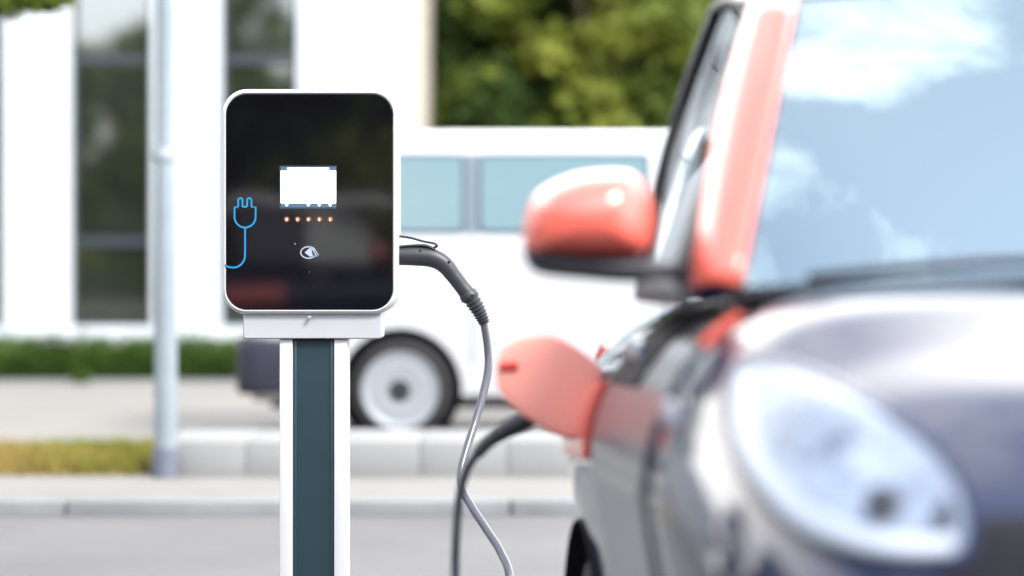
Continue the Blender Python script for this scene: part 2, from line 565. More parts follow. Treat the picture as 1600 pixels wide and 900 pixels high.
# ------------------------------------------------------------------ building
SB = 27 / FPX
bd = empty('office_building', (0, 27, 0))
tag(bd, 'white office building with tall dark windows between white pilasters behind the hedge', 'building')
bx = lambda px: (px - 800) * SB
wall = MB()
H = 8.6
# solid core set back behind the windows
wall.box(-22, -1.10, .75, 12, 0, H)
cols = []
c0, c1 = 5, 110
k = 0
edges = []
for i in range(-10, 2):
    edges.append((5 + 232*i, 110 + 232*i))
edges[-1] = (237, 345)
edges.append((465, 640))
wallpl = MB()
for (a_, b_) in edges:
    wall.box(bx(a_), bx(b_), 0, .752, 0, H - .3)
for (a_, b_), (c_, d_) in zip(edges[:-1], edges[1:]):
    wall.box(bx(b_), bx(c_), .05, .75, 0, .40)
    wall.box(bx(b_), bx(c_), .10, .75, 4.3, 5.0)
    wall.box(bx(b_), bx(c_), .10, .75, 7.6, H - .3)
wall.box(-22.1, -1.0, -.15, 12.1, H - .3, H)
wall.build('wall', M['render'], bd)
MB().box(bx(640)+.002, bx(656), .03, 11.9, 0, H - .32).build('side_wall', M['render_sunlit'], bd)
for (a_, b_), (c_, d_) in zip(edges[:-1], edges[1:]):
    for (z0_, z1_, tr_) in ((.40, 4.3, (3.39, 1.35)), (5.0, 7.6, (6.9,))):
        x0, x1 = bx(b_) + .003, bx(c_) - .003
        fr = MB()
        t_ = .05
        fr.box(x0, x0+t_, .10, .18, z0_+.003, z1_-.003); fr.box(x1-t_, x1, .10, .18, z0_+.003, z1_-.003)
        fr.box(x0+t_, x1-t_, .10, .18, z0_+.003, z0_+.07); fr.box(x0+t_, x1-t_, .10, .18, z1_-.07, z1_-.003)
        for q in tr_:
            fr.box(x0+t_, x1-t_, .102, .178, q-.05, q+.05)
        w_ = fr.build('window', M['frame'], bd)
        MB().box(x0+t_*.5, x1-t_*.5, .13, .145, z0_+.03, z1_-.03).build('pane', M['winglass'], w_)

# ------------------------------------------------------------------ hedge
hg = empty('hedge', (0, 22.75, 0))
tag(hg, 'long low clipped green hedge in front of the white building', 'hedge')
MB().box(-14, -1.9, 0.08, .62, 0, .26, .05).build('twigs', mat('hedge_twigs', (0.014, 0.028, 0.005), .9, spec=0.1), hg)
hc = []
for i in range(130):
    hc.append((-14 + 12.2*i/129, .35 + random.uniform(-.05, .05), .21 + random.uniform(-.01, .03), .17, .36, .21))
leaves('foliage', hc, 60000, .024, M['leaf_hedge'], hg)
# small weed at the kerb
wd = leaves('weed', [(0, 0, .07, .12, .08, .07)], 250, .022, M['leaf_hedge'])
wd.location = ((130-800)*22.3/FPX, 22.25, 0.0)
tag(wd, 'small weed growing at the kerb below the hedge', 'weed')

# ------------------------------------------------------------------ trees
far = [(-0.5, 33.5, 8.5, 2.6, 'leaf_dark'), (1.35, 31.6, 8.0, 2.4, 'leaf_far'), (2.2, 36.5, 10.5, 3.4, 'leaf_far'), (-0.4, 38.5, 10, 3.3, 'leaf_dark'),
       (6.8, 34.5, 9.5, 3.3, 'leaf_far'), (10.5, 36, 10, 3.5, 'leaf_dark'), (4.9, 40, 11, 3.8, 'leaf_dark'), (0.5, 37, 8.5, 3.2, 'leaf_dark')]
flab = ['bushy dark green tree standing right beside the corner of the white building', 'olive green tree rising above the middle of the van roof',
        'tall light green tree in the second row above the white van', 'dark tree half hidden behind the building corner',
        'green tree behind the windscreen of the red and dark car', 'dark tree farthest right behind the car', 'tallest dark tree in the back row behind the van', 'dark tree in the back row between the building corner and the olive green tree']
for (x, y, h, s, lm), lb_ in zip(far, flab):
    tree('broadleaf_tree', (x, y, 0), h, s, lb_, 'trees behind the van', M[lm], 11000, .13, 36, .33 if y < 32 else .12)
# dense shrubs closing the gap below the crowns
for i, (x, y, lb_) in enumerate([(.8, 30.5, 'dark dense shrub next to the building corner behind the van'), (3.2, 30.8, 'dark dense shrub behind the middle of the van'), (5.6, 30.6, 'dark dense shrub behind the front of the van')]):
    s_ = empty('shrub', (x, y, 0)); tag(s_, lb_, 'shrub', 'shrubs behind the van')
    cl = [(random.uniform(-1.1, 1.1), random.uniform(-.5, .5), random.uniform(.5, 3.3), .6, .5, .55) for _ in range(24)]
    leaves('foliage', cl, 6000, .09, M['leaf_dark'], s_)
    MB().tube([(0, 0, 0), (.1, 0, 1.2), (0, 0.1, 2.6)], [.07, .05, .02], 8).build('stem', M['bark'], s_)
# tree overhanging the top left corner
tree('broadleaf_tree', (-4.75, 13.9, 0), 6.2, 1.75, 'leafy tree whose low branch hangs into the top left corner', 'street trees', M['leaf_near'], 12000, .05, 30, .50,
     extra=[(1.95, -.7, 2.60, .26, .25, .16), (2.20, -.75, 2.60, .17, .2, .12), (1.6, -.8, 2.72, .28, .25, .18)])
_t = [o_ for o_ in bpy.data.objects if o_.get('label', '').startswith('leafy tree whose')][0]
leaves('hanging_foliage', [(1.85, -.7, 2.60, .26, .25, .13), (2.17, -.75, 2.585, .20, .2, .085), (1.5, -.7, 2.68, .3, .3, .2)], 2600, .035, M['leaf_near'], _t)
# trees across the street, behind the camera (seen mirrored in the glass)
for i in range(9):
    x = -17 + i*4.1 + random.uniform(-.6, .6)
    tree('broadleaf_tree', (x, -15 - random.uniform(0, 2.0), 0), random.uniform(7.8, 8.8), 3.2, 'tree in the row across the street behind the viewer', 'trees across the street', M['leaf_far' if i % 3 else 'leaf_dark'], 9000, .20, 34, .06)
for i, (x, y) in enumerate([(-13.5, -7.5), (-14.2, -2.6), (-13.2, 2.2), (-14.0, 7.2), (-12.8, 12.6)]):  # unseen row added to darken what the car's wing reflects
    tree('broadleaf_tree', (x, y, 0), 8.0 + .4*(i % 3), 3.0, 'unseen tree in the row added left of the frame to darken reflections in the car', 'added trees left of the frame', M['leaf_dark'], 7000, .19, 30, .06)
th_ = empty('added_hedge', (0, -21, 0)); tag(th_, 'tall dark hedge added unseen behind the viewer to close bright gaps in the charger glass', 'hedge')  # unseen hedge added so the charger glass mirrors no sky gaps
MB().box(-26, 26, -.5, .3, 0, 4.2, .1).build('twigs', M['leaf_dark'], th_)
leaves('foliage', [(-26+52*i/59, .4, z_, .7, .5, .7) for i in range(60) for z_ in (.7, 1.9, 3.1, 4.0)], 14000, .13, M['leaf_dark'], th_)

# ------------------------------------------------------------------ lamp post
lp = empty('lamp_post', (W(259, 740, 12.12).x, 12.12, .058))
tag(lp, 'pale grey steel lamp post with a dark base between the grass and the low wall', 'lamp post')
MB().lathe([(.058, .13), (.056, 1.0), (.052, 1.55), (.050, 1.56), (.047, 2.4), (.036, 5.6)], axis='z', seg=28).build('pole', M['galv'], lp, autosmooth=40)
MB().lathe([(.068, -.02), (.068, .13), (.060, .15)], axis='z', seg=28).build('base_sleeve', M['polebase'], lp, autosmooth=40)
MB().lathe([(.056, 1.58), (.059, 1.585), (.059, 1.64), (.055, 1.645)], axis='z', seg=28).build('clamp_band', mat('band_steel', (.27, .30, .33), .4), lp, autosmooth=40)
MB().tube(spline([(0, 0, 5.58), (0, -.1, 5.75), (0, -.5, 5.85), (0, -.9, 5.85)], 5), .025, 12).build('arm', M['galv'], lp, smooth=True)
MB().box(-.12, .12, -1.45, -.85, 5.80, 5.90, .03).build('lamp_head', M['polebase'], lp, autosmooth=40)

# ================================================================== VAN
SV = 15.1 / FPX
van = empty('white_van', ((385-800)*SV, 15.1 + .95, 0.0))
tag(van, 'white panel van with side windows parked side on behind the charger', 'van')
vw = hermite([0, .03, .10, .25, .6, 3.6, 4.3, 4.7, 4.85, 4.92], [.72, .86, .925, .948, .95, .95, .945, .88, .78, .6])
vt = hermite([0, .05, .15, .5, 3.3, 3.7, 4.15, 4.3, 4.75, 4.92], [1.82, 1.93, 1.965, 1.985, 1.985, 1.90, 1.42, 1.22, 1.02, .75])
sec = [(0, .24), (.5, .24), (.86, .25), (.965, .30), (.985, .42), (1.0, .62), (1.0, .85), (.998, 1.05), (.988, 1.20), (.972, 1.33), (.94, 1.55), (.905, 1.78), (.885, 1.85), (.84, 1.915), (.76, 1.955), (.55, 1.978), (.25, 1.985), (0, 1.987)]
def vside(z):  # |y| factor at height z on the flank
    zs_ = [p[1] for p in sec[3:14]]; ws_ = [p[0] for p in sec[3:14]]
    return float(np.interp(z, zs_, ws_))
xs_ = sorted(set([0, .015, .03, .06, .1, .16, .25, .4] + [round(.6 + .2*i, 2) for i in range(16)] + [3.7, 3.85, 4.0, 4.15, 4.3, 4.45, 4.6, 4.75, 4.85, 4.9, 4.92]))
def vring(x):
    w_, t_ = vw(x), vt(x)
    k_ = (t_ - .24) / (1.987 - .24)
    L = [(-w_*f, .24 + (z-.24)*k_) for f, z in sec]
    Rr = [(w_*f, .24 + (z-.24)*k_) for f, z in reversed(sec[1:-1])]
    return [(x, y, z) for y, z in L + Rr]
vv = []; ff = []
rings = [vring(x) for x in xs_]
n = len(rings[0])
for r_ in rings: vv += r_
for i in range(len(rings)-1):
    for j in range(n):
        a_ = i*n+j; b_ = i*n+(j+1) % n
        ff.append((a_, b_, b_+n, a_+n))
ff.append(tuple(range(n))); ff.append(tuple((len(rings)-1)*n+j for j in range(n)))
vb = mo('body', vv, ff, M['vanw'], van, autosmooth=50)
WX = (625-385)*SV; WX2 = WX + 3.0
cuts = []
for wx in (WX, WX2):
    for sg in (-1, 1):
        c = MB().lathe([(.385, -.32), (.385, .32)], (0, 0, 0), 'y', 48).build('cut', M['vanw'], van)
        c.location = (wx, sg*.90, .335); cuts.append(c)
bool_cut(vb, cuts)
for p in vb.data.polygons: p.use_smooth = True
bmx = bmesh.new(); bmx.from_mesh(vb.data)
for ed in bmx.edges:
    if len(ed.link_faces) == 2 and ed.calc_face_angle(0) > R(40): ed.smooth = False
bmx.to_mesh(vb.data); bmx.free()
MB().box(.12, 4.7, -.62, .62, .20, .28).build('chassis', M['blackpl'], van)
def van_patch(x0, x1, z0, z1, off, sg=-1, rad=.05, th=.006):
    mb = MB(); vv = []; ff = []
    nx, nz = 12, 8
    for s_ in (off, off - th - .004):
        for i in range(nx+1):
            for j in range(nz+1):
                x = x0 + (x1-x0)*i/nx; z = z0 + (z1-z0)*j/nz
                # rounded corners: pull the corner vertices inwards
                ci = min(i, nx-i); cj = min(j, nz-j)
                if ci == 0 and cj == 0:
                    x += (rad*.35 if i == 0 else -rad*.35); z += (rad*.35 if j == 0 else -rad*.35)
                vv.append((x, sg*(vside(z)*vw(x) + s_), z))
    q = (nx+1)*(nz+1)
    for i in range(nx):
        for j in range(nz):
            k = i*(nz+1)+j
            ff.append((k, k+nz+1, k+nz+2, k+1)); ff.append((q+k, q+k+1, q+k+nz+2, q+k+nz+1))
    for i in range(nx):
        for j in (0, nz):
            k = i*(nz+1)+j; ff.append((k, k+nz+1, q+k+nz+1, q+k))
    for j in range(nz):
        for i in (0, nx):
            k = i*(nz+1)+j; ff.append((k, k+1, q+k+1, q+k))
    return mb.add(vv, ff)
vx = lambda px: (px-385)*SV
for sg in (-1, 1):
    for (a_, b_) in ((vx(515), vx(722)), (vx(751), vx(1011)), (vx(1075), vx(1225))):
        tr_ = van_patch(a_-.02, b_+.02, 1.305, 1.815, .004, sg, .015).build('window_surround', M['vantrim'], van, autosmooth=40)
        van_patch(a_, b_, 1.33, 1.795, .009, sg, .012).build('pane', M['vangl'], tr_, autosmooth=40)
    van_patch(vx(726), vx(747), 1.305, 1.815, .003, sg).build('pillar_trim', mat('pillar_grey', (.12, .15, .18), .35), van, autosmooth=40)
    van_patch(vx(736), vx(738.5), .5, 1.30, .0015, sg, 0).build('door_seam', M['vantrim'], van)
    van_patch(vx(1040), vx(1042.5), .5, 1.30, .0015, sg, 0).build('door_seam', M['vantrim'], van)
    van_patch(.03, .09, 1.0, 1.55, .012, sg, .02).build('rear_lamp', M['lampred'], van, autosmooth=40)
    MB().box(vx(1015), vx(1035), sg*.955-.02, sg*.955+.02, 1.05, 1.09, .008).build('door_handle', M['vanw'], van, autosmooth=40)
    # rear bumper side, grey
mb = MB(); vv = []; ff = []
xb = [-.075, -.06, -.02, .05, .15, .3, .48, .53]
ins = [.82, .90, .955, .975, .985, .99, .99, .96]
nb = 0
for x, w_ in zip(xb, ins):
    ring = [(x, -w_, .34), (x, -w_-.004, .42), (x, -w_-.002, .58), (x, -w_+.02, .64), (x, -w_+.06, .655), (x, w_-.06, .655), (x, w_-.02, .64), (x, w_+.002, .58), (x, w_+.004, .42), (x, w_, .34), (x, w_-.1, .30), (x, -w_+.1, .30)]
    nb = len(ring); vv += ring
for i in range(len(xb)-1):
    for j in range(nb):
        a_ = i*nb+j; b_ = i*nb+(j+1) % nb; ff.append((a_, b_, b_+nb, a_+nb))
ff.append(tuple(range(nb))); ff.append(tuple((len(xb)-1)*nb+j for j in range(nb)))
mb.add(vv, ff).build('rear_bumper', M['vanbump'], van, autosmooth=50)
def wheel(parent, x, y, r, rimr, sg, capm, car=False):
    """wheel with axis along y (van) centre (x,y,r)"""
    w = empty('wheel', (x, y, r)); w.parent = parent
    W_ = .19
    MB().lathe([(rimr, -.5*W_*1.02), (rimr+.02, -.5*W_*1.06), (r-.03, -.5*W_), (r-.008, -.5*W_*.8), (r, -.5*W_*.55), (r, .5*W_*.55), (r-.008, .5*W_*.8), (r-.03, .5*W_), (rimr+.02, .5*W_*1.06), (rimr, .5*W_*1.02)], axis='y', seg=56, cap=False).build('tyre', M['tyre'], w, autosmooth=35)
    s = sg
    pr = [(rimr+.004, s*.085), (rimr-.004, s*.098), (rimr-.02, s*.096), (rimr-.05, s*.078), (rimr-.07, s*.080), (.105, s*.092), (.09, s*.085), (.075, s*.084), (.07, s*.096), (.055, s*.10), (.002, s*.102)]
    MB().lathe(pr, axis='y', seg=56).build('hubcap', capm, w, autosmooth=35)
    MB().lathe([(.066, s*.098), (.064, s*.105), (.03, s*.107), (.001, s*.107)], axis='y', seg=32).build('hub_centre', M['hubc'], w, autosmooth=35)
    for k in range(16):
        t = 2*math.pi*k/16
        hb = MB(); hb.lathe([(.012, s*.075), (.012, s*.0835), (.010, s*.0845)], (math.cos(t)*(rimr-.06), 0, math.sin(t)*(rimr-.06)), 'y', 10)
        hb.build('vent_hole', M['screw'], w)
    return w
for wx in (WX, WX2):
    for sg in (-1, 1):
        wheel(van, wx, sg*.84, .332, .245, sg, M['hub'])
for wx in (WX, WX2):
    for sg in (-1, 1):
        ln = MB().lathe([(.379, sg*.26), (.381, -sg*.02), (.05, -sg*.03)], (wx, sg*.66, .335), 'y', 48, cap=False)
        ln.build('wheel_liner', M['matte'], van, smooth=True)
# front lamps, windscreen, mirror of the van
mb = MB(); vv = []; ff = []
nn_ = 14
for i in range(9):
    x = 3.72 + .5*i/8
    for j in range(nn_+1):
        f = -0.82 + 1.64*j/nn_
        k_ = (vt(x)-.24)/(1.987-.24)
        fz = float(np.interp(abs(f), [p[0] for p in reversed(sec[11:])], [p[1] for p in reversed(sec[11:])]))
        vv.append((x+.006, f*vw(x), .24+(fz-.24)*k_+.008))
for i in range(8):
    for j in range(nn_):
        k = i*(nn_+1)+j; ff.append((k, k+nn_+1, k+nn_+2, k+1))
mb.add(vv, ff).build('windscreen', M['vangl'], van, smooth=True)
for sg in (-1, 1):
    MB().box(4.62, 4.80, sg*.74-.11, sg*.74+.11, .78, .95, .04).build('headlight', M['chrome'], van, autosmooth=40)
    MB().box(3.55, 3.70, sg*1.08-.10, sg*1.08+.10, 1.22, 1.45, .04).build('side_mirror', M['blackpl'], van, autosmooth=40)

# ================================================================== CHARGER
CY = 6.2; SCH = CY / FPX; KQ = 6.2 / 5.1
CX = (483.5-800)*SCH
ch = empty('charging_station', (CX, CY, 0))
tag(ch, 'black and white electric car charging box with a lit screen on a post', 'charging station')
bw, bh = 277*SCH, 354*SCH
cz = CAM_H - (315-HOR)*SCH
rprism(bw, bh, .066, [(.06, .185), (.014, .18), (.003, .17), (0, .155), (0, .036), (.0018, .014), (.006, .0036), (.0102, .0), (.0127, .0014), (.0145, .004)], (0, 0, cz), 14).build('housing', M['ch_white'], ch, autosmooth=50)
rprism(bw-.026, bh-.026, .054, [(0, .02), (0, .0005), (.0008, -.0006), (.002, -.001)], (0, 0, cz), 14).build('front_glass', M['ch_black'], ch, autosmooth=6)
def L(px, py, y=0): return ((px-483.5)*SCH, y, CAM_H-(py-HOR)*SCH)
# screen
x0, _, z1 = L(437, 259); x1, _, z0 = L(526, 326)
sc_ = MB().box(x0, x1, -.0022, .001, z0, z1).build('screen', M['screenrim'], ch)
x0, _, z1 = L(439, 266.5); x1, _, z0 = L(525, 317.5)
mb = MB().box(x0, x1, -.0030, -.002, z0, z1)
x0, _, z1 = L(449, 261.8); x1, _, z0 = L(514, 265.8)
mb.box(x0, x1, -.0030, -.002, z0, z1)
for px in (448, 482, 499, 516):
    a_, b_, c_ = L(px-3.2, 317.4, -.0031), L(px+3.2, 317.4, -.0031), L(px+1.2, 322, -.0031); d_ = L(px-1.2, 322, -.0031)
    mb.add([a_, b_, c_, d_, (a_[0], -.0021, a_[2]), (b_[0], -.0021, b_[2]), (c_[0], -.0021, c_[2]), (d_[0], -.0021, d_[2])], [(0, 1, 2, 3), (4, 5, 6, 7), (0, 1, 5, 4), (1, 2, 6, 5), (2, 3, 7, 6), (3, 0, 4, 7)])
mb.build('display_area', M['screen'], sc_)
mb = MB()
x0, _, z1 = L(439, 317.7); x1, _, z0 = L(525, 324)
mb.box(x0, x1, -.0027, -.0021, z0, z1)
mb.build('display_bar', M['screenbar'], sc_); mb = MB()
x0, _, z1 = L(439, 261.3); x1, _, z0 = L(525, 266.2)
mb.box(x0, x1, -.0027, -.0021, z0, z1)
mb.build('display_bar', M['screenbar'], sc_)
for px in (448, 465, 482, 499, 516):
    x, _, z = L(px, 343)
    b_ = MB().lathe([(.0072, .001), (.0072, -.0022), (.006, -.0034), (.001, -.0036)], (x, 0, z), 'y', 20).build('button', M['btn'], ch, autosmooth=40)
    mb = MB()
    mb.add(*(lambda c: ([(c[0]+.0023*math.cos(t*math.pi/6), c[1], c[2]+.0038*math.sin(t*math.pi/6)) for t in range(12)], [tuple(range(12))]))((x, -.0039, z)))
    mb.build('lit_dot', M['btn_lit'], b_)
# flat printed strokes on the glass
def stroke(pts, wpx, y=-.0016, closed=False):
    """pixel polyline -> thin raised ribbon"""
    P = [Vector((p[0], p[1])) for p in pts]
    vv = []; ff = []; n = len(P)
    for i in range(n):
        if closed: d = P[(i+1) % n] - P[i-1]
        else: d = P[min(i+1, n-1)] - P[max(i-1, 0)]
        d.normalize(); nr = Vector((-d.y, d.x)) * wpx/2
        for q in (P[i]+nr, P[i]-nr):
            l_ = L(q.x, q.y, y); vv.append(l_)
    for i in range(n if closed else n-1):
        a_ = 2*i; b_ = 2*((i+1) % n); ff.append((a_, a_+1, b_+1, b_))
    return vv, ff
def arc(cx, cy, r, a0, a1, n=10, ry=None):
    ry = ry or r
    return [(cx+r*math.cos(R(a0+(a1-a0)*k/n)), cy+ry*math.sin(R(a0+(a1-a0)*k/n))) for k in range(n+1)]
mb = MB()
def inv_u(x0, x1, yb, yt):
    r = (x1-x0)/2
    return [(x0, yb)] + arc((x0+x1)/2, yt+r, r, 180, 360, 8) + [(x1, yb)]
wd_ = 2.7
mb.add(*stroke(inv_u(372.2, 379, 323, 309.5), wd_)); mb.add(*stroke(inv_u(386.2, 393, 323, 309.5), wd_))
mb.add(*stroke([(379, 323), (386.2, 323)], wd_, -.00165))
mb.add(*stroke([(372.2, 323.5), (366.5, 323.5), (366.5, 339)] + arc(383, 339, 16.5, 180, 90, 8)[1:], wd_, -.0017))
mb.add(*stroke([(393, 323.5), (399.5, 323.5), (399.5, 339)] + arc(383, 339, 16.5, 0, 90, 8)[1:], wd_, -.0017))
mb.add(*stroke([(383, 355), (383, 398)] + arc(365, 398, 18, 0, 90, 10, 20)[1:] + [(358, 417.5), (350.8, 414)], wd_, -.00175))
mb.build('plug_symbol', M['blue'], ch)
mb = MB()
mb.add(*stroke(arc(482, 394.5, 12, 35, 330, 24, 9), 1.8))
tri = [L(476, 394.5, -.0018), L(484, 387.5, -.0018), L(487, 391, -.0018), L(489, 400, -.0018), L(484, 401, -.0018)]
mb.add(tri, [(0, 1, 2, 3, 4)])
mb.add(*stroke([(484, 388), (490, 391), (495, 401)], 1.8, -.0017))
mb.add(*stroke([(487, 387), (493, 391), (498, 399)], 1.3, -.00165))
mb.build('contactless_symbol', M['print'], ch)
for px, py, mm in ((461, 381, M['btn_lit']), (483.5, 425, M['print'])):
    x, _, z = L(px, py)
    MB().lathe([(.0010, 0), (.0010, -.0020)], (x, 0, z), 'y', 10).build('indicator_dot', mm, ch)
x, _, z = L(482, 494)
MB().box(x-.002, x+.007, -.0005, .010, z-.004, z+.0005, .0005).build('lock_tab', M['ch_grey'], ch)
# bracket
x0, _, z1 = L(378.5, 488); x1, _, z0 = L(596, 530)
rprism(x1-x0, z1-z0+.03, .008, [(.003, .155), (0, .15), (0, .022), (.003, .018)], ((x0+x1)/2, 0, (z0+z1)/2+.015), 6).build('bracket', M['ch_grey'], ch, autosmooth=40)
# post
x0 = L(435, 0)[0]; x3 = L(541, 0)[0]; xa = L(455.5, 0)[0]; xb_ = L(520.5, 0)[0]
zt_ = z0 - .001
po = MB()
po.box(x0, xa, .030, .145, 0, zt_, .003); po.box(xb_, x3, .030, .145, 0, zt_, .003); po.box(xa-.002, xb_+.002, .09, .122, 0, zt_-.001)
po.build('post', M['alu'], ch, autosmooth=40)
po = MB()
po.box(xa+.0005, xb_-.0005, .040, .089, 0, zt_-.002)
po.build('post_insert', M['teal'], ch)
po = MB()
for f in (.06, .94):
    xx = xa + (xb_-xa)*f
    po.box(xx-.0035, xx+.0035, .037, .0415, 0, zt_-.003, .001)
po.build('insert_rib', M['teal2'], ch, autosmooth=40)
MB().box(x0-.05, x3+.05, -.02, .17, 0, .012, .003).build('base_plate', M['alu'], ch, autosmooth=40)
for bx_ in (x0-.03, x3+.03):
    for by_ in (0, .15):
        MB().lathe([(.011, .01), (.011, .022), (.008, .024)], (bx_, by_, 0), 'z', 6).build('bolt', M['galv'], ch)

# ================================================================== SMALL CAR
CAR_O = Vector((1.06, 2.5, 0)); YAW = R(4.3)
car = empty('compact_electric_car', CAR_O, YAW)
tag(car, 'dark compact car with coral red roof pillars and red mirror, plugged in for charging', 'car')
CM = Matrix.Translation(CAR_O) @ Matrix.Rotation(YAW, 4, 'Z')
CI = CM.inverted()
DZ = .047
cw = hermite([0, .02, .05, .10, .18, .30, .45, .65, .9, 1.3, 1.8, 2.1, 2.35, 2.5, 2.62, 2.69],
             [.42, .50, .56, .63, .695, .755, .795, .805, .79, .775, .765, .775, .765, .73, .64, .45])
ct = hermite([0, .02, .05, .10, .18, .30, .42, .60, .80, 1.0, 1.5, 2.0, 2.4, 2.55, 2.65, 2.69],
             [.70, .735, .765, .805, .862, .936, .998, 1.056, 1.124, 1.115, 1.10, 1.10, 1.10, 1.05, .93, .8])
cb = hermite([0, .05, .15, .4, 2.3, 2.55, 2.69], [.30, .24, .20, .18, .18, .24, .34])
cn = hermite([0, .2, .5, .8, 2.0, 2.69], [3.8, 4.0, 4.3, 5.5, 4.5, 3.2])
def S(y, t, off=0.0):
    """t in [0,1]: 0 top centre, 1 bottom centre, left half (x<0)"""
    w_, zt_, zb_ = cw(y), ct(y), cb(y)
    zc_ = zb_ + (zt_-zb_)*.48
    th = t*math.pi
    nT, nB = cn(y), 4.5
    def q(th):
        s_, c_ = math.sin(th), math.cos(th)
        if c_ >= 0:
            return (-w_*abs(s_)**(2/nT), zc_ + (zt_-zc_)*abs(c_)**(2/nT))
        return (-w_*abs(s_)**(2/nB), zc_ - (zc_-zb_)*abs(c_)**(2/nB))
    q0 = q
    fade = min(1, max(0, (y-.25)/.45)) * min(1, max(0, (2.6-y)/.3))
    def q(th):
        x, z = q0(th)
        return (x*(1 + .024*fade*math.cos(2*math.pi*(z-.82)/.50)*(abs(x)/w_)**2), z)
    x, z = q(th)
    if off:
        e_ = 1e-3
        xa_, za_ = q(max(th-e_, 0)); xb__, zb__ = q(min(th+e_, math.pi))
        d = Vector((xb__-xa_, zb__-za_)).normalized()
        # outward normal in the section plane
        nx_, nz_ = d.y, -d.x
        if nx_*x + nz_*(z-zc_) < 0: nx_, nz_ = -nx_, -nz_
        x += nx_*off; z += nz_*off
    return (x, y, z)
ys_ = [0, .008, .02, .035, .05, .075, .10, .14, .18, .23, .28, .34, .40, .46, .53, .60, .68, .76, .85, .95] + [1.05+.1*i for i in range(13)] + [2.32, 2.38, 2.44, 2.5, 2.55, 2.6, 2.64, 2.67, 2.69]
NT = 48
vv = []; ff = []
for y in ys_:
    lft = [S(y, k/NT) for k in range(NT+1)]
    rgt = [(-p[0], p[1], p[2]) for p in reversed(lft[1:-1])]
    vv += lft + rgt
n = 2*NT
for i in range(len(ys_)-1):
    for j in range(n):
        a_ = i*n+j; b_ = i*n+(j+1) % n; ff.append((a_, b_, b_+n, a_+n))
ff.append(tuple(range(n))); ff.append(tuple((len(ys_)-1)*n+j for j in range(n)))
bodyc = mo('body', vv, ff, M['navy'], car, smooth=True)
bvh = BVHTree.FromPolygons([Vector(v) for v in vv], ff)
FWY, RWY, WR = .52, 2.20, .30
cuts = []
for wy in (FWY, RWY):
    for sg in (-1, 1):
        c = MB().lathe([(.345, -.2), (.345, .35)], (0, 0, 0), 'x', 48)
        c = c.build('cut', M['navy'], car)
        c.location = (sg*.80 - .075, wy, .31); cuts.append(c)
bool_cut(bodyc, cuts)
bmx = bmesh.new(); bmx.from_mesh(bodyc.data)
for f in bmx.faces: f.smooth = True
for ed in bmx.edges:
    if len(ed.link_faces) == 2 and ed.calc_face_angle(0) > R(45): ed.smooth = False
bmx.to_mesh(bodyc.data); bmx.free()

def cpatch(y0, y1, t0, t1, off, ny=14, nt_=10, sg=-1, th=.01):
    vv = []; ff = []
    for o_ in (off, off-th):
        for i in range(ny+1):
            for j in range(nt_+1):
                p = S(y0+(y1-y0)*i/ny, t0+(t1-t0)*j/nt_, o_)
                vv.append((p[0]*(-sg), p[1], p[2]))
    q = (ny+1)*(nt_+1)
    for i in range(ny):
        for j in range(nt_):
            k = i*(nt_+1)+j
            ff.append((k, k+nt_+1, k+nt_+2, k+1)); ff.append((q+k, q+k+1, q+k+nt_+2, q+k+nt_+1))
    for i in range(ny):
        for j in (0, nt_):
            k = i*(nt_+1)+j; ff.append((k, k+nt_+1, q+k+nt_+1, q+k))
    for j in range(nt_):
        for i in (0, ny):
            k = i*(nt_+1)+j; ff.append((k, k+1, q+k+1, q+k))
    return MB().add(vv, ff)
for sg in (-1, 1):
    cpatch(.93, 1.80, .235, .62, .008, 24, 16, sg).build('door', M['doorp'], car, autosmooth=40)
    cpatch(.98, 1.84, .635, .70, .010, 20, 5, sg).build('sill', M['red'], car, autosmooth=40)
    cpatch(1.805, 1.875, .52, .70, .022, 6, 12, sg, .02).build('rear_quarter', M['red'], car, autosmooth=40)
    cpatch(1.902, 2.50, .385, .47, .010, 14, 12, sg).build('rear_quarter', M['red'], car, autosmooth=40)
    cpatch(.92, .985, .235, .31, .012, 4, 12, sg).build('front_quarter', M['red'], car, autosmooth=40)
    # door handle
    cpatch(1.38, 1.795, .21, .385, .013, 10, 10, sg).build('door_dark_reflection', M['matte'], car, autosmooth=40)  # dark reflection on the upper door, painted as a matte black patch
    p = Vector(S(1.62, .33, .02)); p.x *= -sg
    MB().box(p.x-.014, p.x+.012, p.y-.09, p.y+.07, p.z-.018, p.z+.018, .01).build('door_handle', M['chrome'], car, autosmooth=40)
    p = Vector(S(.80, .41, .006)); p.x *= -sg
    MB().box(p.x-.008, p.x+.008, p.y-.04, p.y+.035, p.z-.018, p.z+.018, .006).build('side_repeater', M['amber'], car, autosmooth=40)

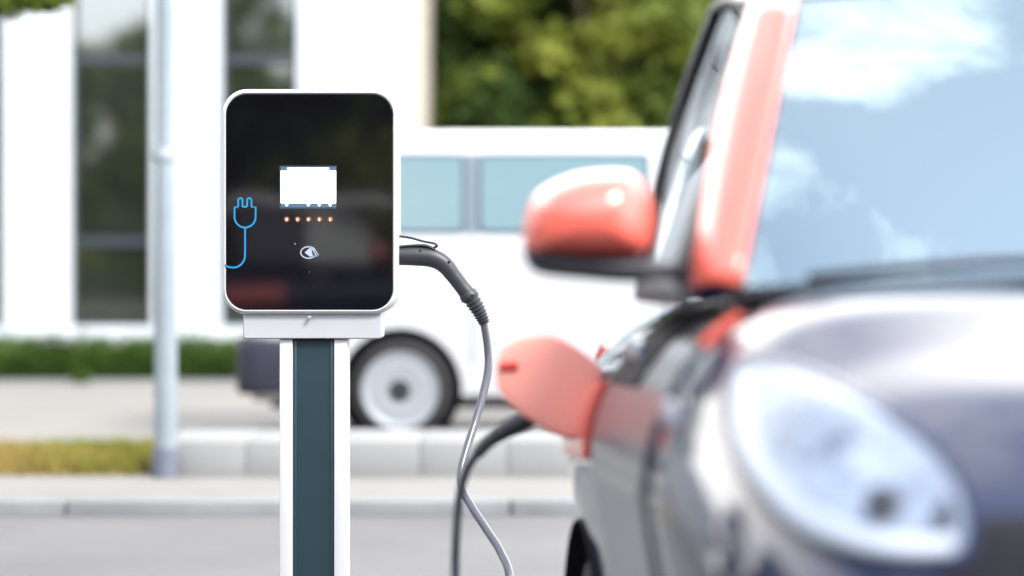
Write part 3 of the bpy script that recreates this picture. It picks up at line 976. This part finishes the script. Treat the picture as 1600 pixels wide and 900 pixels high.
# ---- greenhouse
def grid_obj(name, rows, m, parent, th=0.0, mirror=False, smooth=True):
    vv = []; ff = []
    nr, nc = len(rows), len(rows[0])
    for r_ in rows: vv += [tuple(p) for p in r_]
    for i in range(nr-1):
        for j in range(nc-1):
            k = i*nc+j; ff.append((k, k+1, k+nc+1, k+nc))
    if mirror: vv = [(-v[0], v[1], v[2]) for v in vv]
    o = mo(name, vv, ff, m, parent, smooth=smooth)
    if th:
        md = o.modifiers.new('thick', 'SOLIDIFY'); md.thickness = th; md.offset = 0
    return o
def lerp(a, b, t): return Vector(a).lerp(Vector(b), t)
rows = []
for i in range(13):
    u = i/12
    row = []
    for j in range(25):
        s = -1 + 2*j/24
        q = s*s
        xb2 = .665*s; xt = .50*s
        yb2 = .80 + .17*q; yt = 1.33 + .07*q
        zb2 = 1.134 - .024*q; zt2 = 1.585 - .025*q
        x = xb2 + (xt-xb2)*u; y = yb2 + (yt-yb2)*u; z = zb2 + (zt2-zb2)*u
        bl = math.sin(math.pi*u)*.025
        row.append((x, y-bl*.7, z+bl*.7))
    rows.append(row)
grid_obj('windscreen', rows, M['wind'], car)
edgeL = [Vector(r_[0]) for r_ in rows]      # left edge of the windscreen
outer = []
for i in range(13):
    u = i/12
    outer.append(Vector((-.725 + (.725-.565)*u - .012*math.sin(math.pi*u), 1.02 + (1.44-1.02)*u, 1.105 + (1.560-1.105)*u + .015*math.sin(math.pi*u))))
for mir in (False, True):
    rows = []
    for a_, b_ in zip(edgeL, outer):
        row = []
        for k in range(9):
            t = k/8
            p = a_.lerp(b_, t)
            out = Vector((-.55, -.6, .5)).normalized()
            p = p + out*(math.sin(math.pi*t)*.016 + .004)
            row.append(p)
        rows.append(row)
    # foot of the pillar runs down into the wing
    grid_obj('front_pillar', rows, M['red'], car, .012, mir)
# roof
rail = []
ry = [1.33, 1.44, 1.6, 1.8, 2.0, 2.2, 2.36]
rx = [.50, .565, .575, .565, .535, .50, .46]
rzz = [1.560, 1.560, 1.585, 1.59, 1.59, 1.575, 1.545]
rows = []
for k in range(len(ry)):
    row = []
    for j in range(21):
        s = -1 + 2*j/20
        yy = ry[k]
        if k == 0: yy = 1.33 + .07*s*s
        row.append((rx[k]*s, yy + (.0), rzz[k] + .040*(1-s*s) - (0.0 if k else .012)))
    rows.append(row)
grid_obj('roof', rows, M['navy'], car, .014)
# side glass, pillars, rear glass
def side_curve(y):  # belt and rail points at y
    belt = Vector((-float(np.interp(y, [1.02, 1.3, 1.7, 2.0, 2.45], [.725, .725, .705, .675, .60])), y, 1.105))
    rl = Vector((-float(np.interp(y, [1.33, 1.44, 1.6, 1.8, 2.0, 2.2, 2.36], [.52, .565, .575, .565, .535, .50, .46])), y,
                 float(np.interp(y, [1.44, 1.6, 1.8, 2.0, 2.2, 2.36], [1.56, 1.585, 1.59, 1.59, 1.575, 1.545]))))
    return belt, rl
def side_panel(y0, y1, u0=0, u1=1, off=0, nyy=12, nu=10, front=False):
    rows = []
    for i in range(nu+1):
        u = u0+(u1-u0)*i/nu
        row = []
        ya = y0
        if front:
            ya = 1.02 + (1.44-1.02)*u
        for j in range(nyy+1):
            y = ya + (y1-ya)*j/nyy
            if front and y < 1.44:
                # in front of the rail start: follow the pillar plane
                po_ = Vector((-.725+(.725-.565)*u, 1.02+(1.44-1.02)*u, 1.105+(1.56-1.105)*u))
                b_, r2 = side_curve(1.44)
                tt = (y-ya)/(max(1.44-ya, 1e-4)) if ya < 1.44 else 1
                p = po_.lerp(b_.lerp(r2, u), min(1, tt))
            else:
                b_, r2 = side_curve(y); p = b_.lerp(r2, u)
            bulge = math.sin(math.pi*u)*.018
            row.append((p.x-bulge-off, p.y, p.z+off*.2))
        rows.append(row)
    return rows
for mir in (False, True):
    grid_obj('side_window', side_panel(1.02, 1.74, .02, .97, .0, 14, 10, True), M['sidegl'], car, 0, mir)
    grid_obj('door_frame', side_panel(1.02, 1.74, -.06, .035, .006, 14, 2, True), M['blackpl'], car, .012, mir)
    grid_obj('door_frame', side_panel(1.40, 1.80, .975, 1.01, .006, 8, 2), M['blackpl'], car, .012, mir)
    grid_obj('door_pillar', side_panel(1.76, 1.80, -.05, 1.01, .008, 3, 10), M['blackpl'], car, .012, mir)
    grid_obj('rear_pillar', side_panel(1.80, 2.36, -.05, 1.01, .004, 10, 10), M['red'], car, .012, mir)
    # black triangle carrying the mirror
    r3 = []
    for i in range(5):
        u = .03+.30*i/4
        ya = 1.02+.42*u
        yb3 = 1.02+.42*.33+.002
        r3.append([tuple(Vector((-.725+.16*u, ya, 1.105+.455*u)).lerp(Vector((-.725+.16*u-.004, yb3, 1.105+.455*u)), t)+Vector((-.014, 0, 0))) for t in (0, .33, .66, 1)])
    grid_obj('mirror_triangle', r3, M['blackpl'], car, .010, mir)
rows = []
for i in range(9):
    u = i/8
    row = []
    for j in range(17):
        s = -1+2*j/16
        row.append(((.60-.14*u)*s, (2.56-.20*u) - .07*s*s*(1-u) , 1.07+.475*u+.04*(1-s*s)*u))
    rows.append(row)
grid_obj('rear_window', rows, M['sidegl'], car)
# cowl and wipers
cp = []
for j in range(25):
    s = -1+2*j/24
    cp.append((.69*s, .79+.165*s*s, 1.122-.024*s*s))
MB().tube(cp, .006, 10).build('cowl_trim', M['blackpl'], car, smooth=True)
for (a_, b_) in ((-.58, .05), (.02, .58)):
    pts = []
    for k in range(14):
        x = a_+(b_-a_)*k/13; s = x/.66
        pts.append((x, .79+.165*s*s, 1.140-.02*s*s+.012*math.sin(k/13*3.14)))
    wp = MB().tube(pts, .007, 8).build('wiper', M['blackpl'], car, smooth=True)
# interior
MB().box(-.60, .60, 1.02, 1.20, 1.02, 1.125, .03).build('dashboard', M['blackpl'], car, autosmooth=40)
for sx in (-.32, .32):
    st = MB().box(sx-.22, sx+.22, 1.72, 1.84, .95, 1.30, .05).build('seat', M['seatf'], car, autosmooth=60)
    MB().box(sx-.12, sx+.12, 1.74, 1.83, 1.31, 1.46, .04).build('headrest', M['seatf'], st, autosmooth=60)
sw = MB()
ring = [(.32+.17*math.cos(2*math.pi*k/24), 1.32+.06*math.sin(2*math.pi*k/24), 1.09+.16*math.sin(2*math.pi*k/24)) for k in range(25)]
sw.tube(ring, .014, 8, cap=False).build('steering_wheel', M['blackpl'], car, smooth=True)
MB().box(-.12, .12, 1.27, 1.29, 1.44, 1.50, .01).build('rear_view_mirror', M['blackpl'], car, autosmooth=40)

# ---- patches projected on the body
def ray_px(px, py):
    o_ = CI @ Vector((0, 0, CAM_H))
    d_ = (CI.to_3x3() @ Vector(((px-800)/FPX, 1, -(py-HOR)/FPX))).normalized()
    return bvh.ray_cast(o_, d_)
def ray_front(x, z):
    return bvh.ray_cast(Vector((x, -1, z)), Vector((0, 1, 0)))
def fan(outline, caster, off, rings=8, s0=0.0, s1=1.0, n=64, dome=0.0, th=.006, ctr=None):
    """patch whose outline hugs the body; returns verts, faces"""
    P = [Vector((a_, b_, 0)) for a_, b_ in outline]
    P = spline(P + [P[0]], 5)[:-1]
    P = [p.to_2d() for p in P]
    m_ = len(P)
    c_ = Vector(ctr) if ctr else sum(P, Vector((0, 0)))/m_
    rws = []
    for i in range(rings+1):
        s = s0+(s1-s0)*i/rings
        row = []
        for p in P:
            q = c_ + (p-c_)*max(s, .004)
            h = caster(q.x, q.y)
            if h[0] is None: h = last
            last = h
            nn = h[1] if h[1].dot(h[0]-Vector((0, 1.5, .6))) > 0 else -h[1]
            row.append(h[0] + nn*(off + dome*(1-s*s)))
        rws.append(row)
    return rws, m_
def fan_obj(name, rws, m_, m, parent, mir, th=.006, closed_inner=True):
    vv = [p for r_ in rws for p in r_]; ff = []
    for i in range(len(rws)-1):
        for j in range(m_):
            a_ = i*m_+j; b_ = i*m_+(j+1) % m_; ff.append((a_, b_, b_+m_, a_+m_))
    if closed_inner: ff.append(tuple(range(m_)))
    # skirt down to the body
    if th:
        n0 = len(vv); c = sum(rws[-1], Vector())/m_
        for p in rws[-1]:
            vv.append(p + (Vector((-.3, 1.5, .6))-p).normalized()*th)
        k = (len(rws)-1)*m_
        for j in range(m_):
            a_ = k+j; b_ = k+(j+1) % m_; ff.append((a_, b_, n0+(j+1) % m_, n0+j))
        if not closed_inner:
            n1 = len(vv)
            for p in rws[0]: vv.append(p + (Vector((-.3, 1.5, .6))-p).normalized()*th)
            for j in range(m_): ff.append((j, (j+1) % m_, n1+(j+1) % m_, n1+j))
    if mir: vv = [(-v[0], v[1], v[2]) for v in vv]
    return mo(name, vv, ff, m, parent, autosmooth=50)
HL = [(1150, 650), (1154, 600), (1180, 574), (1230, 580), (1295, 604), (1365, 640), (1430, 685), (1480, 735), (1508, 790), (1514, 845), (1498, 874), (1440, 882), (1350, 872), (1265, 842), (1205, 790), (1165, 720)]
for mir in (False, True):
    hl = empty('headlight'); hl.parent = car
    rws, m_ = fan(HL, ray_px, .006, 6)
    fan_obj('reflector', rws, m_, M['chrome'], hl, mir, .02)
    go = spline([Vector((a_, b_, 0)) for a_, b_ in ((1158, 600), (1153, 650), (1168, 718), (1208, 786), (1267, 838), (1350, 868), (1430, 878), (1492, 872))], 6)
    gi = spline([Vector((a_, b_, 0)) for a_, b_ in ((1182, 598), (1184, 650), (1200, 705), (1236, 757), (1288, 803), (1360, 836), (1432, 848), (1490, 845))], 6)
    rws = []
    for k in range(5):
        row = []
        for a_, b_ in zip(go, gi):
            q = a_.lerp(b_, k/4); h = ray_px(q.x, q.y)
            nn = h[1] if h[1].y < 0 else -h[1]
            row.append(h[0] + nn*(.008 + .010*math.sin(math.pi*k/4)))
        rws.append(row)
    grid_obj('light_guide', rws, M['drl'], hl, .004, mir)
    rws, m_ = fan(HL, ray_px, .010, 3, .985, 1.085)  # ring added for the dark bonnet edge above the lamp
    fan_obj('dark_edge_band', rws, m_, M['dark_edge_band'], hl, mir, .02, False)
    rws, m_ = fan(HL, ray_px, .022, 6, 0, 1.0, dome=.012)
    fan_obj('lens_cover', rws, m_, M['lens'], hl, mir, 0)
    pj = [(1355, 790), (1370, 770), (1400, 775), (1412, 800), (1395, 822), (1362, 818)]
    rws, m_ = fan(pj, ray_px, .012, 3, dome=.01)
    fan_obj('projector', rws, m_, M['darklens'], hl, mir, .01)
    for pj in ([(1225, 640), (1262, 628), (1290, 655), (1290, 700), (1258, 725), (1225, 695)], [(1300, 690), (1340, 672), (1375, 695), (1372, 735), (1335, 755), (1302, 735)]):
        rws, m_ = fan(pj, ray_px, .009, 3, dome=.012)
        fan_obj('lamp_bowl', rws, m_, M['chrome'], hl, mir, .01)
    rws, m_ = fan([(1475, 790), (1490, 800), (1490, 835), (1470, 845), (1458, 835), (1468, 812)], ray_px, .016, 2)
    fan_obj('indicator', rws, m_, M['darklens'], hl, mir, .01)
grl = [(-.585, .845), (-.45, .865), (0, .875), (.45, .865), (.585, .845), (.57, .70), (.50, .55), (.3, .50), (0, .49), (-.3, .50), (-.50, .55), (-.57, .70)]
rws, m_ = fan(grl, ray_front, .006, 8)
gr = fan_obj('grille', rws, m_, M['matte'], car, False, .02)
for zz in (.56, .61, .66, .71, .76):
    pts = []
    for k in range(31):
        x = -.50+1.0*k/30
        h = ray_front(x, zz)
        if h[0] is not None: pts.append(h[0]+Vector((0, -.012, 0)))
    MB().tube(pts, .007, 8).build('grille_bar', M['screenrim'], gr, smooth=True)
low = [(-.50, .42), (0, .44), (.50, .42), (.46, .31), (0, .29), (-.46, .31)]
rws, m_ = fan(low, ray_front, .006, 6)
fan_obj('lower_intake', rws, m_, M['blackpl'], car, False, .02)

# ---- wing mirrors
def mirror_shape(Yc, outline, zsplit=None, depth=.055, m=None, name='mirror_cap', parent=None, mir=False, dome=1.0):
    """outline in pixels at depth Yc: domed towards the front (camera), flatter at the back"""
    P = spline([Vector((a_, b_, 0)) for a_, b_ in outline] + [Vector((*outline[0], 0))], 4)[:-1]
    m_ = len(P)
    c_ = sum(P, Vector())/m_
    vv = []; ff = []
    lv = [(0.02, -1.0), (.30, -.96), (.55, -.85), (.75, -.67), (.90, -.42), (.98, -.15), (1.0, .08), (.985, .40), (.93, .62), (.7, .66), (.02, .66)]
    for s, d in lv:
        for p in P:
            q = c_+(p-c_)*s
            w = W(q.x, q.y, Yc); w.y += d*depth*dome
            vv.append(CI @ w)
    for i in range(len(lv)-1):
        for j in range(m_):
            a_ = i*m_+j; b_ = i*m_+(j+1) % m_; ff.append((a_, b_, b_+m_, a_+m_))
    ff.append(tuple(range(m_))); ff.append(tuple((len(lv)-1)*m_+j for j in range(m_)))
    if mir: vv = [(-v[0], v[1], v[2]) for v in vv]
    return mo(name, vv, ff, m, parent, autosmooth=60)
CAP = [(817, 350), (830, 312), (862, 287), (905, 272), (955, 267), (992, 272), (1014, 296), (1024, 335), (1022, 375), (1010, 398), (970, 403), (900, 403), (845, 400), (820, 392)]
BOT = [(816, 388), (822, 396), (900, 402), (1015, 402), (1040, 408), (1070, 414), (1072, 436), (1030, 438), (980, 442), (900, 436), (850, 430), (826, 418)]
for mir in (False, True):
    mr = empty('wing_mirror'); mr.parent = car
    mirror_shape(3.53, CAP, m=M['red'], name='mirror_cap', parent=mr, mir=mir, depth=.085)
    mirror_shape(3.53, BOT, m=M['blackpl'], name='mirror_foot', parent=mr, mir=mir, depth=.06)
    gp = [(a_*.9+920*.1, b_*.9+340*.1) for a_, b_ in CAP]
    mirror_shape(3.60, gp, m=M['chrome'], name='mirror_glass', parent=mr, mir=mir, depth=.008)

# ---- charge flap
FY = 4.42
FL = [(778, 560), (790, 537), (820, 525), (862, 524), (895, 540), (925, 562), (942, 582), (944, 620), (935, 655), (912, 680), (884, 684), (850, 668), (812, 645), (784, 615), (776, 588)]
fl = empty('charge_flap'); fl.parent = car
P = spline([Vector((*p, 0)) for p in FL] + [Vector((*FL[0], 0))], 5)[:-1]
m_ = len(P); c_ = sum(P, Vector())/m_
vv = []; ff = []
lv = [(.02, -.004), (.6, -.003), (.90, 0), (.97, .002), (1.0, .006), (1.0, .010), (.97, .014), (.02, .014)]
for s, d in lv:
    for p in P:
        q = c_+(p-c_)*s
        Y = FY + (944-q.x)/170*.05
        vv.append(CI @ (W(q.x, q.y, FY) + Vector((0, (944-q.x)/170*(-.03)+d, 0))))
for i in range(len(lv)-1):
    for j in range(m_):
        a_ = i*m_+j; b_ = i*m_+(j+1) % m_; ff.append((a_, b_, b_+m_, a_+m_))
ff.append(tuple(range(m_))); ff.append(tuple((len(lv)-1)*m_+j for j in range(m_)))
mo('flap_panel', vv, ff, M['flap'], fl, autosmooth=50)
a_ = CI @ W(781, 572, FY-.035); b_ = CI @ W(808, 572, FY-.03)
MB().tube([a_, lerp(a_, b_, .5), b_], .0075, 10, ell=.5).build('latch', M['redlite'], fl, smooth=True)
a_ = CI @ W(938, 590, FY+.01); b_ = CI @ W(938, 640, FY+.01)
MB().tube([a_, b_], .012, 10).build('hinge', M['blackpl'], fl, smooth=True)
ppt = Vector(S(2.06, .43, .012))
pt = MB().lathe([(.05, 0), (.05, -.012), (.042, -.014), (.040, -.004)], (ppt.x, ppt.y, ppt.z), 'x', 28).build('charge_port', M['blackpl'], car, autosmooth=40)
# ---- wheels of the car
def cwheel(sx, wy):
    w = empty('wheel', (sx*.655, wy, WR)); w.parent = car
    W_ = .18; rimr = .20; r = WR
    MB().lathe([(rimr, -.5*W_), (rimr+.02, -.52*W_), (r-.03, -.5*W_), (r, -.27*W_), (r, .27*W_), (r-.03, .5*W_), (rimr+.02, .52*W_), (rimr, .5*W_)], axis='x', seg=48, cap=False).build('tyre', M['tyre'], w, autosmooth=35)
    mb = MB().lathe([(rimr+.002, -sx*.06), (rimr+.002, sx*.088), (rimr-.012, sx*.088), (rimr-.02, -sx*.02), (.02, -sx*.03)], axis='x', seg=48, cap=False)
    for k in range(6):
        t = 2*math.pi*k/6
        mb.tube([(sx*.075, math.cos(t)*.03, math.sin(t)*.03), (sx*.085, math.cos(t)*(rimr-.01), math.sin(t)*(rimr-.01))], [.024, .016], 8)
    mb.lathe([(.05, sx*.03), (.05, sx*.085), (.03, sx*.092)], axis='x', seg=24)
    mb.build('rim', M['alloy'], w, autosmooth=40)
for sx in (-1, 1):
    for wy in (FWY, RWY):
        cwheel(sx, wy)
        MB().lathe([(.340, sx*.17), (.341, -sx*.07), (.03, -sx*.075)], (sx*.60, wy, .31), 'x', 48, cap=False).build('wheel_liner', M['matte'], car, smooth=True)
for sg in (-1, 1):
    p = Vector(S(2.56, .33, .006)); 
    MB().box(sg*abs(p.x)-.05, sg*abs(p.x)+.03, 2.50, 2.62, .80, .98, .03).build('rear_lamp', M['lampred'], car, autosmooth=40)

# ================================================================== CABLE
CBX = W(722, 760, 5.6)
cb_ = empty('charging_cable', (CBX.x, 5.6, 0))
tag(cb_, 'grey charging cable with black plugs hanging between the charging box and the car', 'cable')
OFF = Vector((CBX.x, 5.6, 0))
def loc(p): return Vector(p) - OFF
Y1 = 6.28
h1 = empty('connector'); h1.parent = cb_
pth = [(612, 400), (628, 400), (650, 400), (675, 403), (694, 413), (709, 431), (722, 448), (732, 461)]
rad = [14.5, 14.5, 15.5, 15, 14, 12.5, 12, 13]
PT = [loc(W(a_, b_, Y1)) for a_, b_ in pth]
sp = spline(PT, 6)
rs = [float(np.interp(i/6, range(len(rad)), rad))*SCH for i in range(len(sp))]
MB().tube(sp, rs, 24, ell=.8).build('handle', M['rubber'], h1, smooth=True)
# collar
d = (loc(W(742, 474, Y1)) - loc(W(728, 452, Y1))).normalized()
c0_ = loc(W(730, 457, Y1))
MB().tube([c0_, c0_+d*.005, c0_+d*.015, c0_+d*.020], [.0225, .025, .025, .020], 24).build('collar', M['rubber'], h1, autosmooth=40)
# strain relief with ribs
rp = spline([loc(W(735, 464, Y1)), loc(W(745, 480, Y1)), loc(W(753, 495, Y1)), loc(W(757, 506, Y1))], 12)
rs = []
for i in range(len(rp)):
    base = (13 - 5*i/(len(rp)-1))*SCH
    rs.append(base + (.0019 if (i//2) % 2 else -.0010))
MB().tube(rp, rs, 20).build('strain_relief', M['rubber'], h1, smooth=False)
# latch lever
lv_ = spline([loc(W(616, 368, Y1)), loc(W(640, 371, Y1)), loc(W(662, 377, Y1)), loc(W(678, 380, Y1)), loc(W(683, 384, Y1)), loc(W(676, 388, Y1))], 5)
MB().tube(lv_, .0036, 10, ell=3.0).build('latch_lever', M['rubber'], h1, smooth=True)
lv_ = spline([loc(W(622, 386, Y1)), loc(W(640, 384, Y1)), loc(W(665, 384, Y1)), loc(W(680, 390, Y1))], 5)
MB().tube(lv_, .0042, 10, ell=3.0).build('latch_seat', M['rubber'], h1, smooth=True)
for px, py in ((657, 392), (702, 409), (738, 461)):
    p = loc(W(px, py, Y1)); p.y -= .0175 if px < 730 else .0245
    MB().lathe([(.0036, .006), (.0036, -.0005), (.002, -.0008)], tuple(p), 'y', 12).build('screw', M['screw'], h1)
# car side plug
h2 = empty('connector'); h2.parent = cb_
Y2 = 4.60
pw = CM @ Vector((ppt.x-.012, ppt.y, ppt.z))
pp = [loc(pw), loc(pw + Vector((-.04, 0, -.004))), loc(W(850, 633, Y2)), loc(W(820, 655, Y2)), loc(W(795, 668, Y2)), loc(W(774, 682, Y2))]
sp = spline(pp, 6)
rad2 = [.023, .024, .023, .021, .0185, .0160]
MB().tube(sp, [float(np.interp(i/6, range(6), rad2)) for i in range(len(sp))], 20).build('handle', M['rubber'], h2, smooth=True)
rp = spline([loc(W(778, 679, Y2)), loc(W(760, 693, Y2)), loc(W(744, 711, Y2))], 12)
MB().tube(rp, [(.0155-.0045*i/(len(rp)-1)) + (.0012 if (i//2) % 2 else -.0006) for i in range(len(rp))], 16).build('strain_relief', M['rubber'], h2)
cpth = [W(756, 503, Y1), W(762, 540, Y1), W(763, 575, 6.27), W(755, 615, 6.25), W(742, 660, 6.22), W(728, 705, 6.18), W(720, 738, 6.15), W(723, 765, 6.12), W(739, 795, 6.08),
        W(762, 830, 6.03), W(782, 862, 5.98), W(797, 905, 5.92)]
last = cpth[-1]
n1_ = len(cpth)
cpth += [Vector((last.x+.01, 5.86, .20)), Vector((last.x-.0, 5.78, .06)), Vector((last.x-.06, 5.6, .014)), Vector((last.x-.20, 5.3, .011)), Vector((last.x-.24, 4.95, .011)), Vector((last.x-.16, 4.62, .013)), Vector((-.10, 4.50, .07)), Vector((-.108, 4.56, .30))]
cpth += [W(711, 905, 4.62), W(712, 850, 4.63), W(715, 800, 4.64), W(721, 760, 4.64), W(731, 730, 4.63), W(749, 704, 4.60)]
spc = spline(cpth, 8)
MB().tube([loc(p) for p in spc], [float(np.interp(i, [0, n1_*8, n1_*8+40, len(spc)], [.0106, .0104, .0088, .0088])) for i in range(len(spc))], 16).build('cable', M['cable'], cb_, smooth=True)

# ---- a second small car parked across the road behind the viewer (seen mirrored in the charger's glass)
def copy_tree(o, parent=None):
    c = o.copy(); COL.objects.link(c); c.parent = parent
    for ch_ in list(o.children): copy_tree(ch_, c)
    return c
c2 = copy_tree(car)
c2.location = (-0.05, -9.2, 0); c2.rotation_euler = (0, 0, R(90))
M['silver'] = mat('silver_paint', (0.45, 0.45, 0.48), 0.3, metal=0.3, coat=0.6)
for ch_ in c2.children:
    for nm, mm in (('rear_pillar', 'navy'), ('front_pillar', 'navy'), ('roof', 'silver'), ('door', 'navy')):
        if ch_.name.split('.')[0] == nm:
            ch_.data = ch_.data.copy(); ch_.data.materials[0] = M[mm]
tag(c2, 'dark compact car with silver roof parked behind the viewer, mirrored in the charger glass', 'car')

MB().tube(spline([(.57, .98, 1.62), (.585, 1.12, 1.665), (.585, 1.35, 1.662), (.58, 1.65, 1.63), (.57, 1.9, 1.635), (.54, 2.2, 1.68), (.52, 2.38, 1.66), (.50, 2.5, 1.52)], 8), .036, 12).build('mirrored_line_bar', mat('mirrored_line_pale', (.8, .8, .82), .5), c2, smooth=True)  # pale bar made up to show as the wavy light line in the glass
